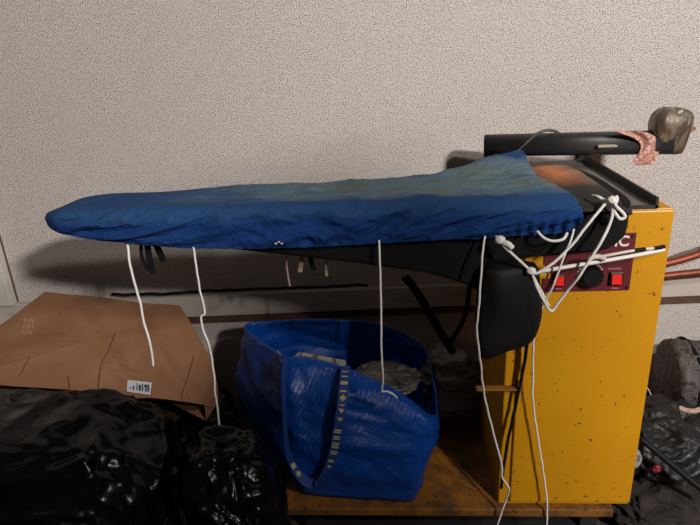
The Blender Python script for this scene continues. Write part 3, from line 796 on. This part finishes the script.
# ------------------------------------------------------------------ heap on the right
bm = bmesh.new(); rg = []
for i in range(41):
    t = i/40; x = .812+.40*t; ring = []
    rr = .098*(1 if 0 < i < 40 else .9)
    for k in range(56):
        a = 2*math.pi*k/56
        p = Vector((x*6, math.cos(a)*1.2, math.sin(a)*1.2))
        f = 1 + .10*(ridge(p, 4)-.8) + .05*math.exp(-((t-.12)/.03)**2)
        zz = .198+rr*f*math.sin(a)*1.22; 
        ring.append(bm.verts.new((x+.012*N(a*2, 1, t), 1.56+rr*f*math.cos(a), zz)))
    rg.append(ring)
for a, b in zip(rg, rg[1:]):
    for k in range(56): bm.faces.new((a[k], a[(k+1) % 56], b[(k+1) % 56], b[k]))
bm.faces.new(rg[0]); bm.faces.new(rg[-1][::-1])
BR = thing('wrapped_bundle', (.9, 1.56, .1), 'rough dark grey roll lying against the wall on top of the right heap', 'bundle')
obj('roll', bm, M['tar'], BR, sm=True)
obj('tie_band', TUBE([(.86+.004*math.sin(a*3), 1.56+.104*math.cos(a), .198+.128*math.sin(a)) for a in [R(k*15) for k in range(25)]], .006, n=3), M['black_fabric'], BR, sm=True)
crumple('rubbish_bag', 'crumpled shiny dark rubbish bag beside the lower right of the yellow cabinet', 'rubbish bag', (.735, 1.33, .125), (.16, .12, .115), 'bin_bag_dull', .17, 1.9, 5, 6, None, .9)
crumple('rubbish_bag', 'black rubbish bag at the right picture edge below the grey roll', 'rubbish bag', (.98, 1.36, .115), (.13, .13, .12), 'bin_bag_dull', .15, 1.8, 6, 6, None, .9)
crumple('cloth_heap', 'heap of dark brown rags on the floor at bottom right', 'rags', (.80, 1.25, .04), (.24, .17, .085), 'dark_cloth', .16, 2.0, 7, 6, .002, .9)
tag(obj('black_pipe', TUBE([at(640, 438, 1.20), at(664, 458, 1.17), at(688, 478, 1.14), at(715, 500, 1.11)], .008, seg=12), M['rubber'], sm=True), 'black hose lying diagonally across the rags at bottom right', 'hose')
tag(obj('red_tag', lump(at(657, 469, 1.15), .008, .004, .008, 4, .6, 1.5), M['red_tag'], sm=True), 'small red plastic scrap on the dark rags', 'scrap')
tag(obj('grey_lump', lump(at(635, 459, 1.17), .013, .012, .024, 4, .2, 2.4), M['grey_lump'], sm=True), 'small pale grey crumpled lump at the foot of the yellow cabinet', 'scrap')
bm = TUBE([at(676, 407, 1.36), at(684, 409, 1.35), at(693, 411, 1.35), at(703, 407, 1.36)], .007, flat=.5, wob=.006); tag(obj('pale_scrap', bm, M['wood_scrap'], sm=True), 'pale torn strip lying between the grey roll and black bags', 'scrap')
tag(obj('pale_scrap', lump(at(640, 395, 1.36), .008, .006, .004, 3, .3, 2), M['paper'], sm=True), 'tiny white paper scrap beside the cabinet above the black bag', 'scrap')
tag(obj('thin_wire', TUBE([at(643, 384, 1.38), at(648, 389, 1.38), at(651, 395, 1.38)], .0014), M['cord_old'], sm=True), 'thin pale wire curling up beside the cabinet and grey roll', 'wire')

# ------------------------------------------------------------------ light: two ceiling tubes to the right of the camera, dim room
def tube_lamp(name, loc, energy, size, rz=0, col=(1, .95, .91)):
    l = bpy.data.lights.new(name, 'AREA'); l.shape = 'RECTANGLE'; l.size = size[0]; l.size_y = size[1]; l.energy = energy; l.color = col
    o = bpy.data.objects.new(name, l); COL.objects.link(o); o.location = loc
    d = Vector((-.2, 1.5, .8))-Vector(loc); o.rotation_euler = d.to_track_quat('-Z', 'Y').to_euler()
    return o
tube_lamp('ceiling_lamp', (1.75, -1.7, 2.42), 132, (.3, .12))
tube_lamp('ceiling_lamp', (1.5, -.9, 2.42), 31, (.2, .12))
# blockers added out of view to keep the far lamp off the low left
struct(obj('light_blocker', BOX(.0, 1.05, -.70, -.60, 0, 1.66), M['panel_white']))
struct(obj('light_blocker_tall', BOX(1.05, 1.16, -.72, -.58, 0, 1.90), M['panel_white']))
W = bpy.data.worlds.new('room'); S.world = W; W.use_nodes = True
nt = W.node_tree; bg = nt.nodes['Background']
tc = nt.nodes.new('ShaderNodeTexCoord'); sx = nt.nodes.new('ShaderNodeSeparateXYZ'); mr = nt.nodes.new('ShaderNodeMapRange')
nt.links.new(tc.outputs['Generated'], sx.inputs[0]); nt.links.new(sx.outputs[2], mr.inputs[0])
mr.inputs[1].default_value = -.2; mr.inputs[2].default_value = .9; mr.inputs[3].default_value = .006; mr.inputs[4].default_value = .07
bg.inputs[0].default_value = (1, .95, .92, 1); nt.links.new(mr.outputs[0], bg.inputs[1])
S.view_settings.view_transform = 'Standard'; S.view_settings.look = 'None'; S.view_settings.gamma = 1
S.view_settings.use_curve_mapping = False; S.view_settings.exposure = 0.0
